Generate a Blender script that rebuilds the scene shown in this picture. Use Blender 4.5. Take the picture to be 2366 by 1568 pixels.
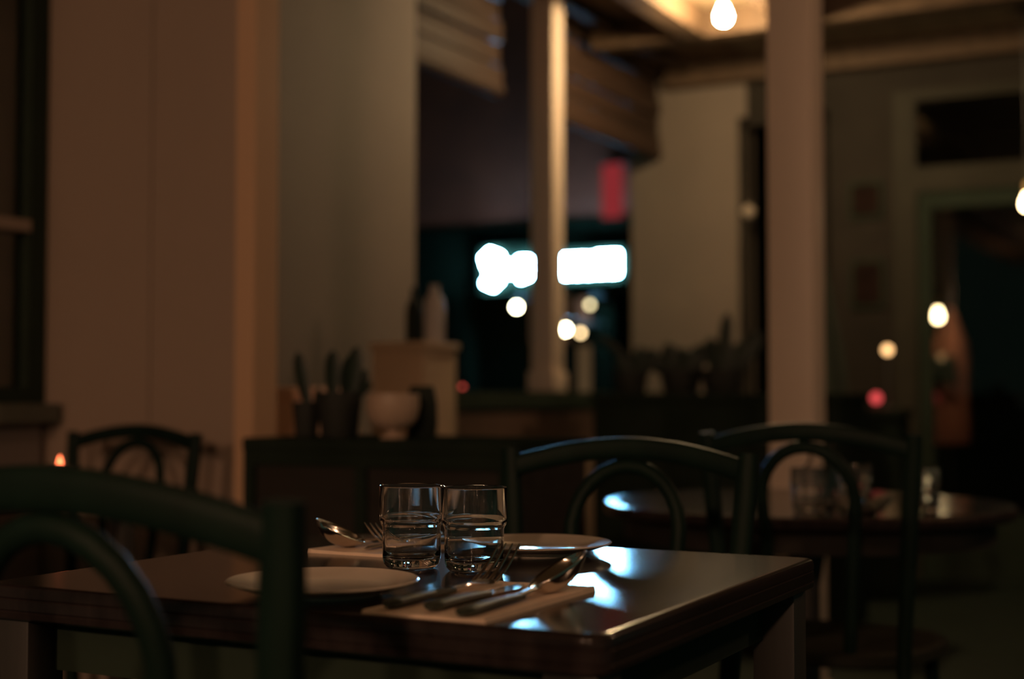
import bpy, bmesh, math, random
from mathutils import Vector, Matrix
random.seed(7)
for o in list(bpy.data.objects):
    bpy.data.objects.remove(o)
SC = bpy.context.scene
COL = SC.collection
PI = math.pi

# ------------------------------------------------------------------ camera
cd = bpy.data.cameras.new('camera')
cam = bpy.data.objects.new('camera', cd)
COL.objects.link(cam)
cam.location = (0, 0, 0.95)
cam.rotation_euler = (math.radians(92.28), 0, math.radians(27.6))
cd.lens = 50
cd.sensor_width = 36
cd.clip_start = 0.05
cd.clip_end = 200
cd.dof.use_dof = True
cd.dof.focus_distance = 1.64
cd.dof.aperture_fstop = 2.4
SC.camera = cam

# ------------------------------------------------------------------ view + world
SC.view_settings.view_transform = 'Standard'
SC.view_settings.look = 'None'
SC.view_settings.exposure = 0
SC.view_settings.gamma = 1
SC.view_settings.use_curve_mapping = False
w = bpy.data.worlds.new('night_sky')
SC.world = w
w.use_nodes = True
w.node_tree.nodes['Background'].inputs[0].default_value = (0.55, 1.0, 0.72, 1)
w.node_tree.nodes['Background'].inputs[1].default_value = 0.040

WARM = (1.0, 0.57, 0.34)
BULB_WARM = (1.0, 0.70, 0.37)
SIGN_COL = (0.24, 0.64, 1.0)
SIGN_POWER = 300
BULB_POWER = 1200


# ------------------------------------------------------------------ materials
def mat(name, color, rough=0.6, metal=0.0, var=0.12, scale=6.0, stretch=None, bump=0.0, spec=0.5,
        coat=0.0, coat_rough=0.1, rvar=0.0):
    m = bpy.data.materials.new(name)
    m.use_nodes = True
    nt = m.node_tree
    p = nt.nodes['Principled BSDF']
    p.inputs['Roughness'].default_value = rough
    p.inputs['Metallic'].default_value = metal
    p.inputs['Specular IOR Level'].default_value = spec
    p.inputs['Coat Weight'].default_value = coat
    p.inputs['Coat Roughness'].default_value = coat_rough
    tc = nt.nodes.new('ShaderNodeTexCoord')
    mp = nt.nodes.new('ShaderNodeMapping')
    if stretch:
        mp.inputs['Scale'].default_value = stretch
    nz = nt.nodes.new('ShaderNodeTexNoise')
    nz.inputs['Scale'].default_value = scale
    nz.inputs['Detail'].default_value = 5
    rp = nt.nodes.new('ShaderNodeValToRGB')
    c = Vector(color)
    rp.color_ramp.elements[0].position = 0.3
    rp.color_ramp.elements[1].position = 0.7
    rp.color_ramp.elements[0].color = (*(c * (1 - var)), 1)
    rp.color_ramp.elements[1].color = (*(c * (1 + var)), 1)
    nt.links.new(tc.outputs['Object'], mp.inputs['Vector'])
    nt.links.new(mp.outputs['Vector'], nz.inputs['Vector'])
    nt.links.new(nz.outputs['Fac'], rp.inputs['Fac'])
    nt.links.new(rp.outputs['Color'], p.inputs['Base Color'])
    if rvar:
        mr = nt.nodes.new('ShaderNodeMapRange')
        mr.inputs['To Min'].default_value = rough - rvar
        mr.inputs['To Max'].default_value = rough + rvar
        nt.links.new(nz.outputs['Fac'], mr.inputs['Value'])
        nt.links.new(mr.outputs['Result'], p.inputs['Roughness'])
    if bump:
        b = nt.nodes.new('ShaderNodeBump')
        b.inputs['Strength'].default_value = bump
        b.inputs['Distance'].default_value = 0.002
        nt.links.new(nz.outputs['Fac'], b.inputs['Height'])
        nt.links.new(b.outputs['Normal'], p.inputs['Normal'])
    return m


def emat(name, color, strength):
    m = bpy.data.materials.new(name)
    m.use_nodes = True
    nt = m.node_tree
    nt.nodes.remove(nt.nodes['Principled BSDF'])
    e = nt.nodes.new('ShaderNodeEmission')
    e.inputs[0].default_value = (*color, 1)
    e.inputs[1].default_value = strength
    nt.links.new(e.outputs[0], nt.nodes['Material Output'].inputs[0])
    return m


def gmat(name, color=(1, 1, 1), rough=0.0, ior=1.45):
    m = bpy.data.materials.new(name)
    m.use_nodes = True
    p = m.node_tree.nodes['Principled BSDF']
    p.inputs['Base Color'].default_value = (*color, 1)
    p.inputs['Transmission Weight'].default_value = 1
    p.inputs['Roughness'].default_value = rough
    p.inputs['IOR'].default_value = ior
    return m


M = {}
M['plaster'] = mat('warm_plaster', (0.245, 0.20, 0.175), 0.75, var=0.05, scale=3, bump=0.2)
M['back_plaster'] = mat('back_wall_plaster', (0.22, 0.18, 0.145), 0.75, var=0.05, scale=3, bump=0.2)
M['painted_board'] = mat('cream_painted_board', (0.36, 0.27, 0.21), 0.45, var=0.05, scale=2, stretch=(1, 1, 0.2))
M['corner_lit'] = mat('lit_corner_board', (0.62, 0.40, 0.25), 0.4, var=0.06, scale=2, stretch=(1, 1, 0.2))  # lit edge of the wing wall, put into a lighter, warmer colour
M['sill'] = mat('greyish_sill_paint', (0.12, 0.12, 0.09), 0.6)
M['post_paint'] = mat('post_paint', (0.62, 0.50, 0.40), 0.5, var=0.06, scale=5, stretch=(1, 1, 0.2))
M['panel_dark'] = mat('dark_panelling', (0.031, 0.026, 0.020), 0.7, var=0.15, scale=4, spec=0.15)
M['ceiling'] = mat('ceiling_boards', (0.34, 0.26, 0.165), 0.6, var=0.2, scale=3, stretch=(6, 0.4, 1))
M['beam'] = mat('beam_wood', (0.11, 0.072, 0.045), 0.6, spec=0.2, var=0.25, scale=4, stretch=(5, 0.5, 5))
M['ceiling_shaded'] = mat('ceiling_boards_shaded', (0.30, 0.20, 0.125), 0.7, var=0.3, scale=3, stretch=(6, 0.4, 1), spec=0.1)  # ceiling boards left of the beam, its shade put into a darker colour
M['valance'] = mat('reddish_board', (0.050, 0.029, 0.020), 0.6, spec=0.2, var=0.3, scale=3, stretch=(5, 0.5, 5))
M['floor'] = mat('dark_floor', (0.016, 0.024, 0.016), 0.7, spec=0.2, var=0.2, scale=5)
M['asphalt'] = mat('asphalt', (0.06, 0.06, 0.06), 0.8, var=0.3, scale=20)
M['table_wood'] = mat('glossy_dark_table_wood', (0.026, 0.019, 0.018), 0.155, var=0.25, scale=5,
                      stretch=(12, 0.8, 4), spec=0.2)
M['table_edge'] = mat('table_leg_wood', (0.035, 0.030, 0.026), 0.5, var=0.3, scale=5, stretch=(9, 9, 0.8))
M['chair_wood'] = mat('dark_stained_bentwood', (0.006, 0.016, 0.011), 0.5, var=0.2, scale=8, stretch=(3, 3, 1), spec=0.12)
M['cane'] = mat('chair_seat_ply', (0.022, 0.022, 0.014), 0.6, spec=0.2, var=0.2, scale=10)
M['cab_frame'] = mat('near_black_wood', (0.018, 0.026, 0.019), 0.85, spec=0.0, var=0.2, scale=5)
M['cab_panel'] = mat('brown_wood_panel', (0.028, 0.024, 0.02), 0.7, spec=0.15, var=0.2, scale=4, stretch=(0.7, 4, 5))
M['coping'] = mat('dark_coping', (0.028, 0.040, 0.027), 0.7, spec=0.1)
M['lowwall'] = mat('brown_low_wall', (0.30, 0.20, 0.14), 0.7, var=0.12, scale=5)
M['porcelain'] = mat('off_white_porcelain', (0.80, 0.70, 0.58), 0.16, var=0.02, scale=20, coat=0.5, coat_rough=0.05)
M['paper'] = mat('paper_napkin', (0.85, 0.66, 0.50), 0.9, var=0.04, scale=60, bump=0.4)
M['steel'] = mat('polished_steel', (0.62, 0.58, 0.52), 0.16, metal=1.0, var=0.05, scale=20)
M['resin'] = mat('grey_green_resin', (0.05, 0.058, 0.042), 0.45, var=0.35, scale=60, stretch=(4, 0.4, 4), spec=0.3, coat=0.0)
M['glass'] = gmat('clear_glass')
M['pane'] = gmat('window_pane', (0.8, 0.85, 0.8), 0.0, 1.45)
M['leaf'] = mat('dark_green_leaf', (0.010, 0.022, 0.013), 0.5, var=0.3, scale=15)
M['terracotta'] = mat('dark_clay', (0.018, 0.02, 0.016), 0.7)
M['bowl'] = mat('pale_stoneware', (0.46, 0.33, 0.24), 0.45, var=0.05)
M['vase'] = mat('dark_glaze', (0.016, 0.022, 0.016), 0.6, spec=0.2)
M['pale_box'] = mat('pale_painted_wood', (0.50, 0.36, 0.24), 0.6, var=0.06)
M['beige_box'] = mat('pinkish_beige_wood', (0.80, 0.50, 0.36), 0.6, var=0.05)
M['grey_vase'] = mat('grey_ceramic', (0.5, 0.45, 0.42), 0.4)
M['black'] = mat('black_metal', (0.05, 0.05, 0.045), 0.4)
M['brass'] = mat('brass', (0.7, 0.5, 0.25), 0.3, metal=1)
M['cloth_dark'] = mat('dark_canvas', (0.05, 0.065, 0.045), 0.8)
M['coat'] = mat('salmon_cloth', (0.62, 0.24, 0.16), 0.85)
M['skin_light'] = mat('pale_enamel', (0.6, 0.5, 0.4), 0.4)
M['facade'] = mat('brown_facade', (0.17, 0.030, 0.010), 0.8, var=0.25, scale=1.5)
M['shopdark'] = mat('black_shopfront', (0.006, 0.009, 0.0055), 0.9, spec=0.0)
M['picture'] = mat('dark_print', (0.02, 0.010, 0.008), 0.8, spec=0.1, var=0.5, scale=8)
M['bulb'] = emat('lit_bulb', BULB_WARM, BULB_POWER)
M['sign'] = emat('lit_sign', SIGN_COL, SIGN_POWER)


# ------------------------------------------------------------------ mesh helpers
def box(bm, x0, x1, y0, y1, z0, z1, bevel=0.0):
    r = bmesh.ops.create_cube(bm, size=1.0)
    vs = r['verts']
    for v in vs:
        v.co = Vector((x0 + (v.co.x + .5) * (x1 - x0), y0 + (v.co.y + .5) * (y1 - y0), z0 + (v.co.z + .5) * (z1 - z0)))
    if bevel:
        es = list({e for v in vs for e in v.link_edges})
        bmesh.ops.bevel(bm, geom=es, offset=bevel, segments=2, profile=0.6, affect='EDGES')


def lathe(bm, prof, seg=48, cx=0.0, cy=0.0, z0=0.0, sx=1.0, sy=1.0, closed=False):
    rings = []
    for r, z in prof:
        if r < 1e-6:
            rings.append([bm.verts.new((cx, cy, z0 + z))])
        else:
            rings.append([bm.verts.new((cx + sx * r * math.cos(2 * PI * i / seg), cy + sy * r * math.sin(2 * PI * i / seg), z0 + z))
                          for i in range(seg)])
    n = len(rings)
    for k in range(n if closed else n - 1):
        a, b = rings[k], rings[(k + 1) % n]
        for i in range(seg):
            j = (i + 1) % seg
            if len(a) == 1 and len(b) == 1:
                break
            if len(a) == 1:
                bm.faces.new((a[0], b[i], b[j]))
            elif len(b) == 1:
                bm.faces.new((a[i], a[j], b[0]))
            else:
                bm.faces.new((a[i], a[j], b[j], b[i]))


def sweep(bm, pts, ra, rb, ref=(0, 1, 0), seg=12, closed=False, power=2.0):
    """sweep a superellipse; ra = half size across (t x ref), rb = half size along ref.  ra, rb may be lists"""
    pts = [Vector(p) for p in pts]
    ref = Vector(ref).normalized()
    n = len(pts)
    rings = []
    for k, p in enumerate(pts):
        if closed:
            t = pts[(k + 1) % n] - pts[k - 1]
        else:
            t = pts[min(k + 1, n - 1)] - pts[max(k - 1, 0)]
        t.normalize()
        s = t.cross(ref)
        s.normalize()
        u = s.cross(t)
        u.normalize()
        a = ra[k] if isinstance(ra, (list, tuple)) else ra
        b = rb[k] if isinstance(rb, (list, tuple)) else rb
        ring = []
        for i in range(seg):
            th = 2 * PI * i / seg
            c, q = math.cos(th), math.sin(th)
            c = math.copysign(abs(c) ** (2 / power), c)
            q = math.copysign(abs(q) ** (2 / power), q)
            ring.append(bm.verts.new(p + s * (a * c) + u * (b * q)))
        rings.append(ring)
    m = n if closed else n - 1
    for k in range(m):
        a, b = rings[k], rings[(k + 1) % n]
        for i in range(seg):
            j = (i + 1) % seg
            bm.faces.new((a[i], a[j], b[j], b[i]))
    if not closed:
        bm.faces.new(list(reversed(rings[0])))
        bm.faces.new(rings[-1])


def rr_outline(hx, hy, r, seg=8):
    out = []
    for cx, cy, a0 in ((hx - r, hy - r, 0), (-hx + r, hy - r, 90), (-hx + r, -hy + r, 180), (hx - r, -hy + r, 270)):
        for k in range(seg + 1):
            a = math.radians(a0 + 90 * k / seg)
            out.append((cx + r * math.cos(a), cy + r * math.sin(a)))
    return out


def slab(bm, hx, hy, r, layers, cx=0, cy=0):
    """layers: (inset, z) from bottom to top"""
    rings = []
    for ins, z in layers:
        o = rr_outline(hx - ins, hy - ins, max(r - ins, 0.001))
        rings.append([bm.verts.new((cx + x, cy + y, z)) for x, y in o])
    for a, b in zip(rings, rings[1:]):
        n = len(a)
        for i in range(n):
            j = (i + 1) % n
            bm.faces.new((a[i], a[j], b[j], b[i]))
    bm.faces.new(list(reversed(rings[0])))
    bm.faces.new(rings[-1])


def obj(name, bm, m, parent=None, smooth=True, loc=None, rot=None):
    bmesh.ops.recalc_face_normals(bm, faces=bm.faces)
    me = bpy.data.meshes.new(name)
    bm.to_mesh(me)
    bm.free()
    me.materials.append(m)
    if smooth:
        for p in me.polygons:
            p.use_smooth = True
        try:
            me.set_sharp_from_angle(angle=math.radians(38))
        except Exception:
            pass
    o = bpy.data.objects.new(name, me)
    COL.objects.link(o)
    if parent:
        o.parent = parent
    if loc:
        o.location = loc
    if rot:
        o.rotation_euler = rot
    return o


def tag(o, label, cat, group=None, kind=None):
    o['label'] = label
    o['category'] = cat
    if group:
        o['group'] = group
    if kind:
        o['kind'] = kind
    return o


def thing(name, label, cat, loc=(0, 0, 0), rotz=0.0, group=None):
    o = bpy.data.objects.new(name, None)
    o.empty_display_size = 0.1
    COL.objects.link(o)
    o.location = loc
    o.rotation_euler = (0, 0, rotz)
    return tag(o, label, cat, group)


def struct(name, bm, m, label=None, smooth=False):
    o = obj(name, bm, m, smooth=smooth)
    o['kind'] = 'structure'
    if label:
        o['label'] = label
    return o


def kids(o):
    return [c for c in bpy.data.objects if c.parent == o]


def copy_tree(o, parent=None):
    c = o.copy()
    COL.objects.link(c)
    c.parent = parent
    for ch in kids(o):
        copy_tree(ch, c)
    return c


def dup(root, loc, rotz, label, group=None, scale=None):
    c = copy_tree(root)
    c.location = loc
    c.rotation_euler = (0, 0, rotz)
    c['label'] = label
    if group:
        c['group'] = group
    if scale:
        c.scale = scale
    return c


def B():
    return bmesh.new()


def bxo(name, m, parent, *a, **k):
    bm = B()
    box(bm, *a, **k)
    return obj(name, bm, m, parent, smooth=bool(k.get('bevel')))


def bxs(name, m, *a, label=None, **k):
    bm = B()
    box(bm, *a, **k)
    return struct(name, bm, m, label)


# ------------------------------------------------------------------ room shell
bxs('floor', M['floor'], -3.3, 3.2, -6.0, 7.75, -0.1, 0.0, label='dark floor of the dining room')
bxs('ceiling', M['ceiling'], -2.45, 3.2, -6.0, 7.75, 2.83, 2.95, label='brown boarded ceiling')
bxs('trim_9', M['ceiling_shaded'], -3.06, -2.45, -6.0, 7.75, 2.83, 2.95, label='boarded ceiling strip above the valances, beam shade put into its colour')
# left wall with window: plane x=-2.95
bm = B()
box(bm, -3.2, -2.95, 0.6, 2.86, 0, 0.93)
box(bm, -3.2, -2.95, 0.6, 2.86, 2.75, 2.83)
box(bm, -3.2, -2.95, 0.6, 1.4, 0.93, 2.75)
struct('wall_left', bm, M['plaster'], 'plaster wall under the dark window')
bxs('wall_left_pier', M['plaster'], -3.2, -2.95, 2.97, 4.8142, 0, 2.83, label='grey plaster pier between the painted screen and the opening')
# wing wall : two painted boards meeting at a joint, sticking out of the left wall
bm = B()
box(bm, -3.2, -2.592, 2.888, 2.968, 0, 2.83)
box(bm, -2.588, -2.302, 2.888, 2.968, 0, 2.83)
wing = struct('wall_wing', bm, M['painted_board'], 'cream painted boarded wing wall with a joint down the middle')
bxs('trim_10', M['corner_lit'], -2.302, -2.2413, 2.880, 2.976, 0, 2.83, label='corner strip at the end of the wing wall, coloured lighter for its lit edge')
# low wall under the opening
bxs('wall_low', M['lowwall'], -3.12, -2.82, 4.8142, 7.62, 0, 0.90, label='brown low wall under the street opening')
bxs('trim_1', M['coping'], -3.16, -2.76, 4.8142, 7.62, 0.90, 0.97, label='dark coping on the low wall')
# end wall
bxs('wall_back', M['back_plaster'], -3.2, -2.50, 7.62, 7.75, 0, 2.83, label='plaster end wall at the back of the room')
bxs('wall_back_lintel', M['panel_dark'], -2.50, -2.05, 7.62, 7.75, 2.45, 2.83, label='panel above the dark doorway')
bm = B()
box(bm, -2.05, -1.62, 7.62, 7.75, 0, 2.83)
box(bm, -1.62, 3.0, 7.62, 7.75, 2.56, 2.83)
box(bm, -0.30, 3.0, 7.62, 7.75, 0, 2.56)
struct('wall_back_right', bm, M['panel_dark'], 'dark brown end wall around the glazed door')
bxs('trim_2', M['beam'], -2.95, 3.0, 7.50, 7.62, 2.70, 2.83, label='dark cornice beam along the end wall')
# door frames
bm = B()
box(bm, -2.53, -2.48, 7.56, 7.62, 0, 2.5)
box(bm, -2.09, -2.04, 7.56, 7.62, 0, 2.5)
box(bm, -2.53, -2.04, 7.56, 7.62, 2.45, 2.5)
struct('trim_3', bm, M['panel_dark'], 'frame of the dark doorway')
# glazed door with transom
M['door_paint'] = mat('brown_door_paint', (0.038, 0.035, 0.024), 0.6, spec=0.15)
d = thing('door_1', 'glazed door under a transom window at right of the end wall', 'door', (-1.62, 7.60, 0))
d['kind'] = 'structure'
bm = B()
box(bm, -0.06, 0.06, -0.04, 0.04, 0, 2.56)
box(bm, 1.26, 1.32, -0.04, 0.04, 0, 2.56)
box(bm, 0.06, 1.26, -0.04, 0.04, 2.50, 2.56)
box(bm, 0.06, 1.26, -0.04, 0.04, 2.02, 2.15)
obj('door_frame', bm, M['door_paint'], d, smooth=False)
bm = B()
box(bm, 0.06, 0.13, -0.02, 0.02, 0, 2.02)
box(bm, 0.62, 0.70, -0.02, 0.02, 0, 2.02)
box(bm, 1.19, 1.26, -0.02, 0.02, 0, 2.02)
box(bm, 0.13, 1.19, -0.02, 0.02, 0, 0.35)
box(bm, 0.13, 1.19, -0.02, 0.02, 1.93, 2.02)
dl = obj('door_leaf', bm, M['coping'], d, smooth=False)
bxo('glass', M['pane'], dl, 0.13, 0.62, -0.004, 0.004, 0.35, 1.93)
bxo('glass', M['pane'], dl, 0.70, 1.19, -0.004, 0.004, 0.35, 1.93)
bxo('transom_glass', M['pane'], d, 0.06, 1.26, -0.004, 0.004, 2.15, 2.50)
# room beyond the door
bm = B()
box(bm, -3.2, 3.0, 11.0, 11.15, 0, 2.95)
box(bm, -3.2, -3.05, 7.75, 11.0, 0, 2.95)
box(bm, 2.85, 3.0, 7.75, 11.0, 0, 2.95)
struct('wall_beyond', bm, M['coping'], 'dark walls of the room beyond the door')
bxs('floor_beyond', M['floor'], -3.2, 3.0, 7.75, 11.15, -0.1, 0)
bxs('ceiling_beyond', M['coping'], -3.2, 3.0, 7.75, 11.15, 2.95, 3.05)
# ceiling beams
bxs('trim_4', M['beam'], -2.45, -2.33, -5.9, 6.50, 2.69, 2.83, label='long ceiling beam beside the hanging bulb')
bxs('trim_5', M['beam'], -2.95, 2.5, 6.50, 6.62, 2.70, 2.83, label='cross beam of the ceiling beyond the bulb')
bxs('trim_6', M['beam'], -2.86, -2.80, -2.5, 7.5, 2.77, 2.83, label='thin ceiling batten beside the valance')
bxs('trim_7', M['beam'], -1.94, -1.82, -5.9, 6.50, 2.69, 2.83, label='second long ceiling beam')
bxs('trim_8', M['beam'], -2.33, -1.94, 4.9, 5.0, 2.74, 2.83, label='short ceiling batten')

# window 1 (dark, in the left wall)
wn = thing('window_1', 'dark divided window at the left edge of the room', 'window', (-2.99, 2.13, 0.93))
wn['kind'] = 'structure'
bm = B()
box(bm, -0.03, 0.03, -0.73, -0.67, 0, 1.82)
box(bm, -0.03, 0.03, 0.69, 0.75, 0, 1.82)
box(bm, -0.03, 0.03, -0.67, 0.69, 0, 0.045)
box(bm, -0.03, 0.03, -0.67, 0.69, 1.77, 1.82)
obj('window_frame', bm, M['coping'], wn, smooth=False)
bm = B()
box(bm, -0.02, 0.035, -0.67, 0.69, 0.468, 0.500)
box(bm, -0.02, 0.035, -0.67, 0.69, 1.13, 1.16)
box(bm, -0.02, 0.034, -0.02, 0.02, 0.045, 1.77)
obj('glazing_bar', bm, M['painted_board'], wn, smooth=False)
bxo('glass', M['pane'], wn, -0.012, -0.004, -0.67, 0.69, 0.045, 1.77)
bxo('window_sill', M['sill'], wn, -0.02, 0.10, -0.76, 0.74, -0.05, 0)
bm = B()
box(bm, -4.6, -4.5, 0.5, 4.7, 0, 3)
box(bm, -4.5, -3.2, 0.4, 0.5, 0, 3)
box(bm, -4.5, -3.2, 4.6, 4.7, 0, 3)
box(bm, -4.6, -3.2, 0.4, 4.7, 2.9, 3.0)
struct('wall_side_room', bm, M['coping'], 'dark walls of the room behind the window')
bxs('floor_side_room', M['floor'], -4.6, -3.2, 0.4, 4.7, -0.1, 0)

# ------------------------------------------------------------------ posts
def make_post(x, y, s, z0, label):
    t = thing('wooden_post', label, 'post', (x, y, z0), 0, None)
    bm = B()
    box(bm, -s / 2, s / 2, -s / 2, s / 2, 0.0, 2.69 - z0 + (0.14 if True else 0), bevel=0.006)
    obj('shaft', bm, M['post_paint'], t)
    bm = B()
    box(bm, -s / 2 - .012, s / 2 + .012, -s / 2 - .012, s / 2 + .012, 0, 0.09, bevel=0.004)
    obj('base_block', bm, M['post_paint'], t)
    return t


make_post(-1.228, 4.21, 0.137, 0, 'thick cream painted square post standing behind the round table')
make_post(-2.85, 5.80, 0.113, 0.97, 'slim cream painted square post standing on the low wall coping')

# ------------------------------------------------------------------ valances in the opening
def valance(y0, y1, label):
    t = thing('board_valance', label, 'valance', (-3.03, y0, 2.83), 0, None)
    L = y1 - y0
    bm = B()
    zs = [0.0, -0.085, -0.18, -0.285, -0.39]
    for k, (a, dx) in enumerate(zip(zs, (0, 0.015, 0, 0.012, 0))):
        b = (zs + [-0.5])[k + 1] + 0.012
        box(bm, -0.02 - dx, 0.02 - dx, 0, L, b, a, bevel=0.004)
    obj('boards', bm, M['valance'], t)
    bm = B()
    sweep(bm, [(0.03, 0, -0.02), (0.03, L, -0.02)], 0.022, 0.018, ref=(1, 0, 0), seg=10)
    obj('top_rail', bm, M['beam'], t)
    bm = B()
    sweep(bm, [(0.0, 0, -0.49), (0.0, L, -0.49)], 0.035, 0.03, ref=(1, 0, 0), seg=12)
    obj('bottom_rail', bm, M['valance'], t)
    return t


valance(4.83, 5.68, 'reddish boarded valance hanging left of the slim post')
valance(6.05, 7.60, 'reddish boarded valance hanging between slim post and end wall')

# ------------------------------------------------------------------ bulbs
def bulb_mesh():
    bm = B()
    prof = [(0, -0.047), (0.012, -0.0455), (0.0215, -0.040), (0.0275, -0.031), (0.030, -0.020), (0.0295, -0.010),
            (0.026, 0.002), (0.0205, 0.014), (0.0155, 0.025), (0.0135, 0.034), (0.0, 0.034)]
    lathe(bm, prof, 24)
    return bm


def make_bulb(label, group):
    t = thing('hanging_bulb', label, 'light bulb', (0, 0, 0), 0, None)
    obj('bulb', bulb_mesh(), M['bulb'], t)
    bm = B()
    lathe(bm, [(0, 0.034), (0.015, 0.034), (0.018, 0.04), (0.018, 0.075), (0.012, 0.09), (0, 0.09)], 20)
    obj('socket', bm, M['brass'], t)
    bm = B()
    sweep(bm, [(0, 0, 0.09), (0, 0, 0.17)], 0.004, 0.004, seg=8)
    obj('cord', bm, M['black'], t)
    bm = B()
    lathe(bm, [(0, 0.158), (0.045, 0.158), (0.045, 0.172), (0, 0.172)], 20)
    obj('ceiling_rose', bm, M['black'], t)
    return t


bulb0 = make_bulb('bare lit bulb hanging from the ceiling in front of the end wall', None)
bulb0.location = (-2.0797, 6.02, 2.66)

# bulbs over the seats behind the photographer
def make_pendant(label, loc, gm='globe'):
    t = thing('pendant_lamp', label, 'pendant lamp', loc, 0, 'globe pendants at the near end of the room')
    bm = B()
    lathe(bm, [(0.09 * math.sin(PI * k / 20), -0.09 * math.cos(PI * k / 20)) for k in range(21)], 32)
    obj('globe', bm, M[gm], t)
    bm = B()
    lathe(bm, [(0, 0.085), (0.03, 0.085), (0.03, 0.11), (0.01, 0.13), (0, 0.13)], 20)
    obj('cap', bm, M['brass'], t)
    bm = B()
    sweep(bm, [(0, 0, 0.13), (0, 0, 2.83 - loc[2])], 0.004, 0.004, seg=8)
    obj('cord', bm, M['black'], t)
    return t


GLOBE_POWER = 420
M['globe'] = emat('lit_globe', WARM, GLOBE_POWER)
M['globe_low'] = emat('dimmer_lit_globe', WARM, 85)
make_pendant('lit globe pendant near the right end of the room behind the camera', (0.7, -3.0, 2.15))
make_pendant('lit globe pendant at the right side of the room beyond the picture', (1.1, 4.0, 2.20), 'globe_low')
make_pendant('lit globe pendant near the left end of the room behind the camera', (-1.5, -3.3, 2.15))

# ------------------------------------------------------------------ chair builder
def arc(n, f):
    return [f(k / (n - 1)) for k in range(n)]


def make_chair(label):
    """origin at the floor below the seat centre; sitter faces +y; back top at y=-0.21"""
    t = thing('bentwood_chair', label, 'chair')
    cw = M['chair_wood']
    # seat
    bm = B()
    o = []
    for k in range(40):
        a = 2 * PI * k / 40
        x = 0.205 * math.copysign(abs(math.cos(a)) ** 0.8, math.cos(a))
        y = 0.20 * math.copysign(abs(math.sin(a)) ** 0.8, math.sin(a))
        x *= 1 + 0.10 * y / 0.2
        o.append((x, y))
    rings = []
    for ins, z in ((0.012, 0.43), (0, 0.436), (0, 0.456), (0.008, 0.462), (0.03, 0.462), (0.05, 0.456)):
        rings.append([bm.verts.new((x * (1 - ins / 0.2), y * (1 - ins / 0.2), z)) for x, y in o])
    for a, b in zip(rings, rings[1:]):
        for i in range(40):
            j = (i + 1) % 40
            bm.faces.new((a[i], a[j], b[j], b[i]))
    bm.faces.new(list(reversed(rings[0])))
    bm.faces.new(rings[-1])
    obj('seat', bm, M['cane'], t)
    # rear legs that rise as back posts
    for s in (-1, 1):
        pts = []
        for k in range(17):
            z = 0.878 * k / 16
            if z < 0.45:
                f = z / 0.45
                x = 0.185 - 0.012 * f
                y = -0.225 + 0.045 * f
            else:
                f = (z - 0.45) / 0.428
                x = 0.173 + 0.030 * f
                y = -0.18 - 0.030 * f
            pts.append((s * x, y, z))
        ra = [0.0135] * 9 + [0.014, 0.0145, 0.015, 0.016, 0.0165, 0.017, 0.017, 0.0145]
        bm = B()
        sweep(bm, pts, ra, 0.013, ref=(0, 1, 0), seg=12, power=2.6)
        obj('leg', bm, cw, t)
    # front legs
    for s in (-1, 1):
        pts = [(s * (0.155 + 0.025 * (1 - k / 8)), 0.15 + 0.025 * (1 - k / 8), 0.435 * k / 8) for k in range(9)]
        bm = B()
        sweep(bm, pts, [0.011 + 0.004 * k / 8 for k in range(9)], [0.011 + 0.004 * k / 8 for k in range(9)], ref=(0, 1, 0), seg=10)
        obj('leg', bm, cw, t)
    # arched top rail
    bm = B()
    pts = arc(25, lambda u: (-0.20 + 0.40 * u, -0.208 - 0.022 * (1 - (2 * u - 1) ** 2), 0.882 - 0.034 * abs(2 * u - 1) ** 1.9))
    sweep(bm, pts, 0.0175, 0.010, ref=(0, 1, 0), seg=14, power=3)
    obj('top_rail', bm, cw, t)
    # inner hoop
    bm = B()
    pts = []
    n = 33
    for k in range(n):
        u = k / (n - 1)
        if u < 0.3:
            f = u / 0.3
            pts.append((-0.070 - 0.022 * f, -0.175 - 0.030 * f, 0.45 + 0.30 * f))
        elif u > 0.7:
            f = (1 - u) / 0.3
            pts.append((0.070 + 0.022 * f, -0.175 - 0.030 * f, 0.45 + 0.30 * f))
        else:
            a = PI * (1 - (u - 0.3) / 0.4)
            pts.append((0.092 * math.cos(a), -0.205 - 0.022 * math.sin(a), 0.75 + 0.103 * math.sin(a)))
    sweep(bm, pts, 0.0125, 0.010, ref=(0, 1, 0), seg=12)
    obj('back_hoop', bm, cw, t)
    # stretcher ring
    bm = B()
    sweep(bm, [(0.168 * math.cos(2 * PI * k / 40), -0.01 + 0.17 * math.sin(2 * PI * k / 40), 0.22) for k in range(40)],
          0.008, 0.011, ref=(0, 0, 1), seg=8, closed=True)
    obj('stretcher', bm, cw, t)
    return t


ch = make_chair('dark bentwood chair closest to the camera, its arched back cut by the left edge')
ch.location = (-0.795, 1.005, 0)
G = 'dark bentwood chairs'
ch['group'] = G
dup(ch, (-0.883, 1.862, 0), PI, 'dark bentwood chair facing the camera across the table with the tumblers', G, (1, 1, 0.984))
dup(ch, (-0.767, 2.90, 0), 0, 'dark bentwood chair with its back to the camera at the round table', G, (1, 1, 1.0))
dup(ch, (-2.505, 2.525, 0), PI, 'distant dark bentwood chair in front of the cream wing wall', G, (1, 1, 0.978))

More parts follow.
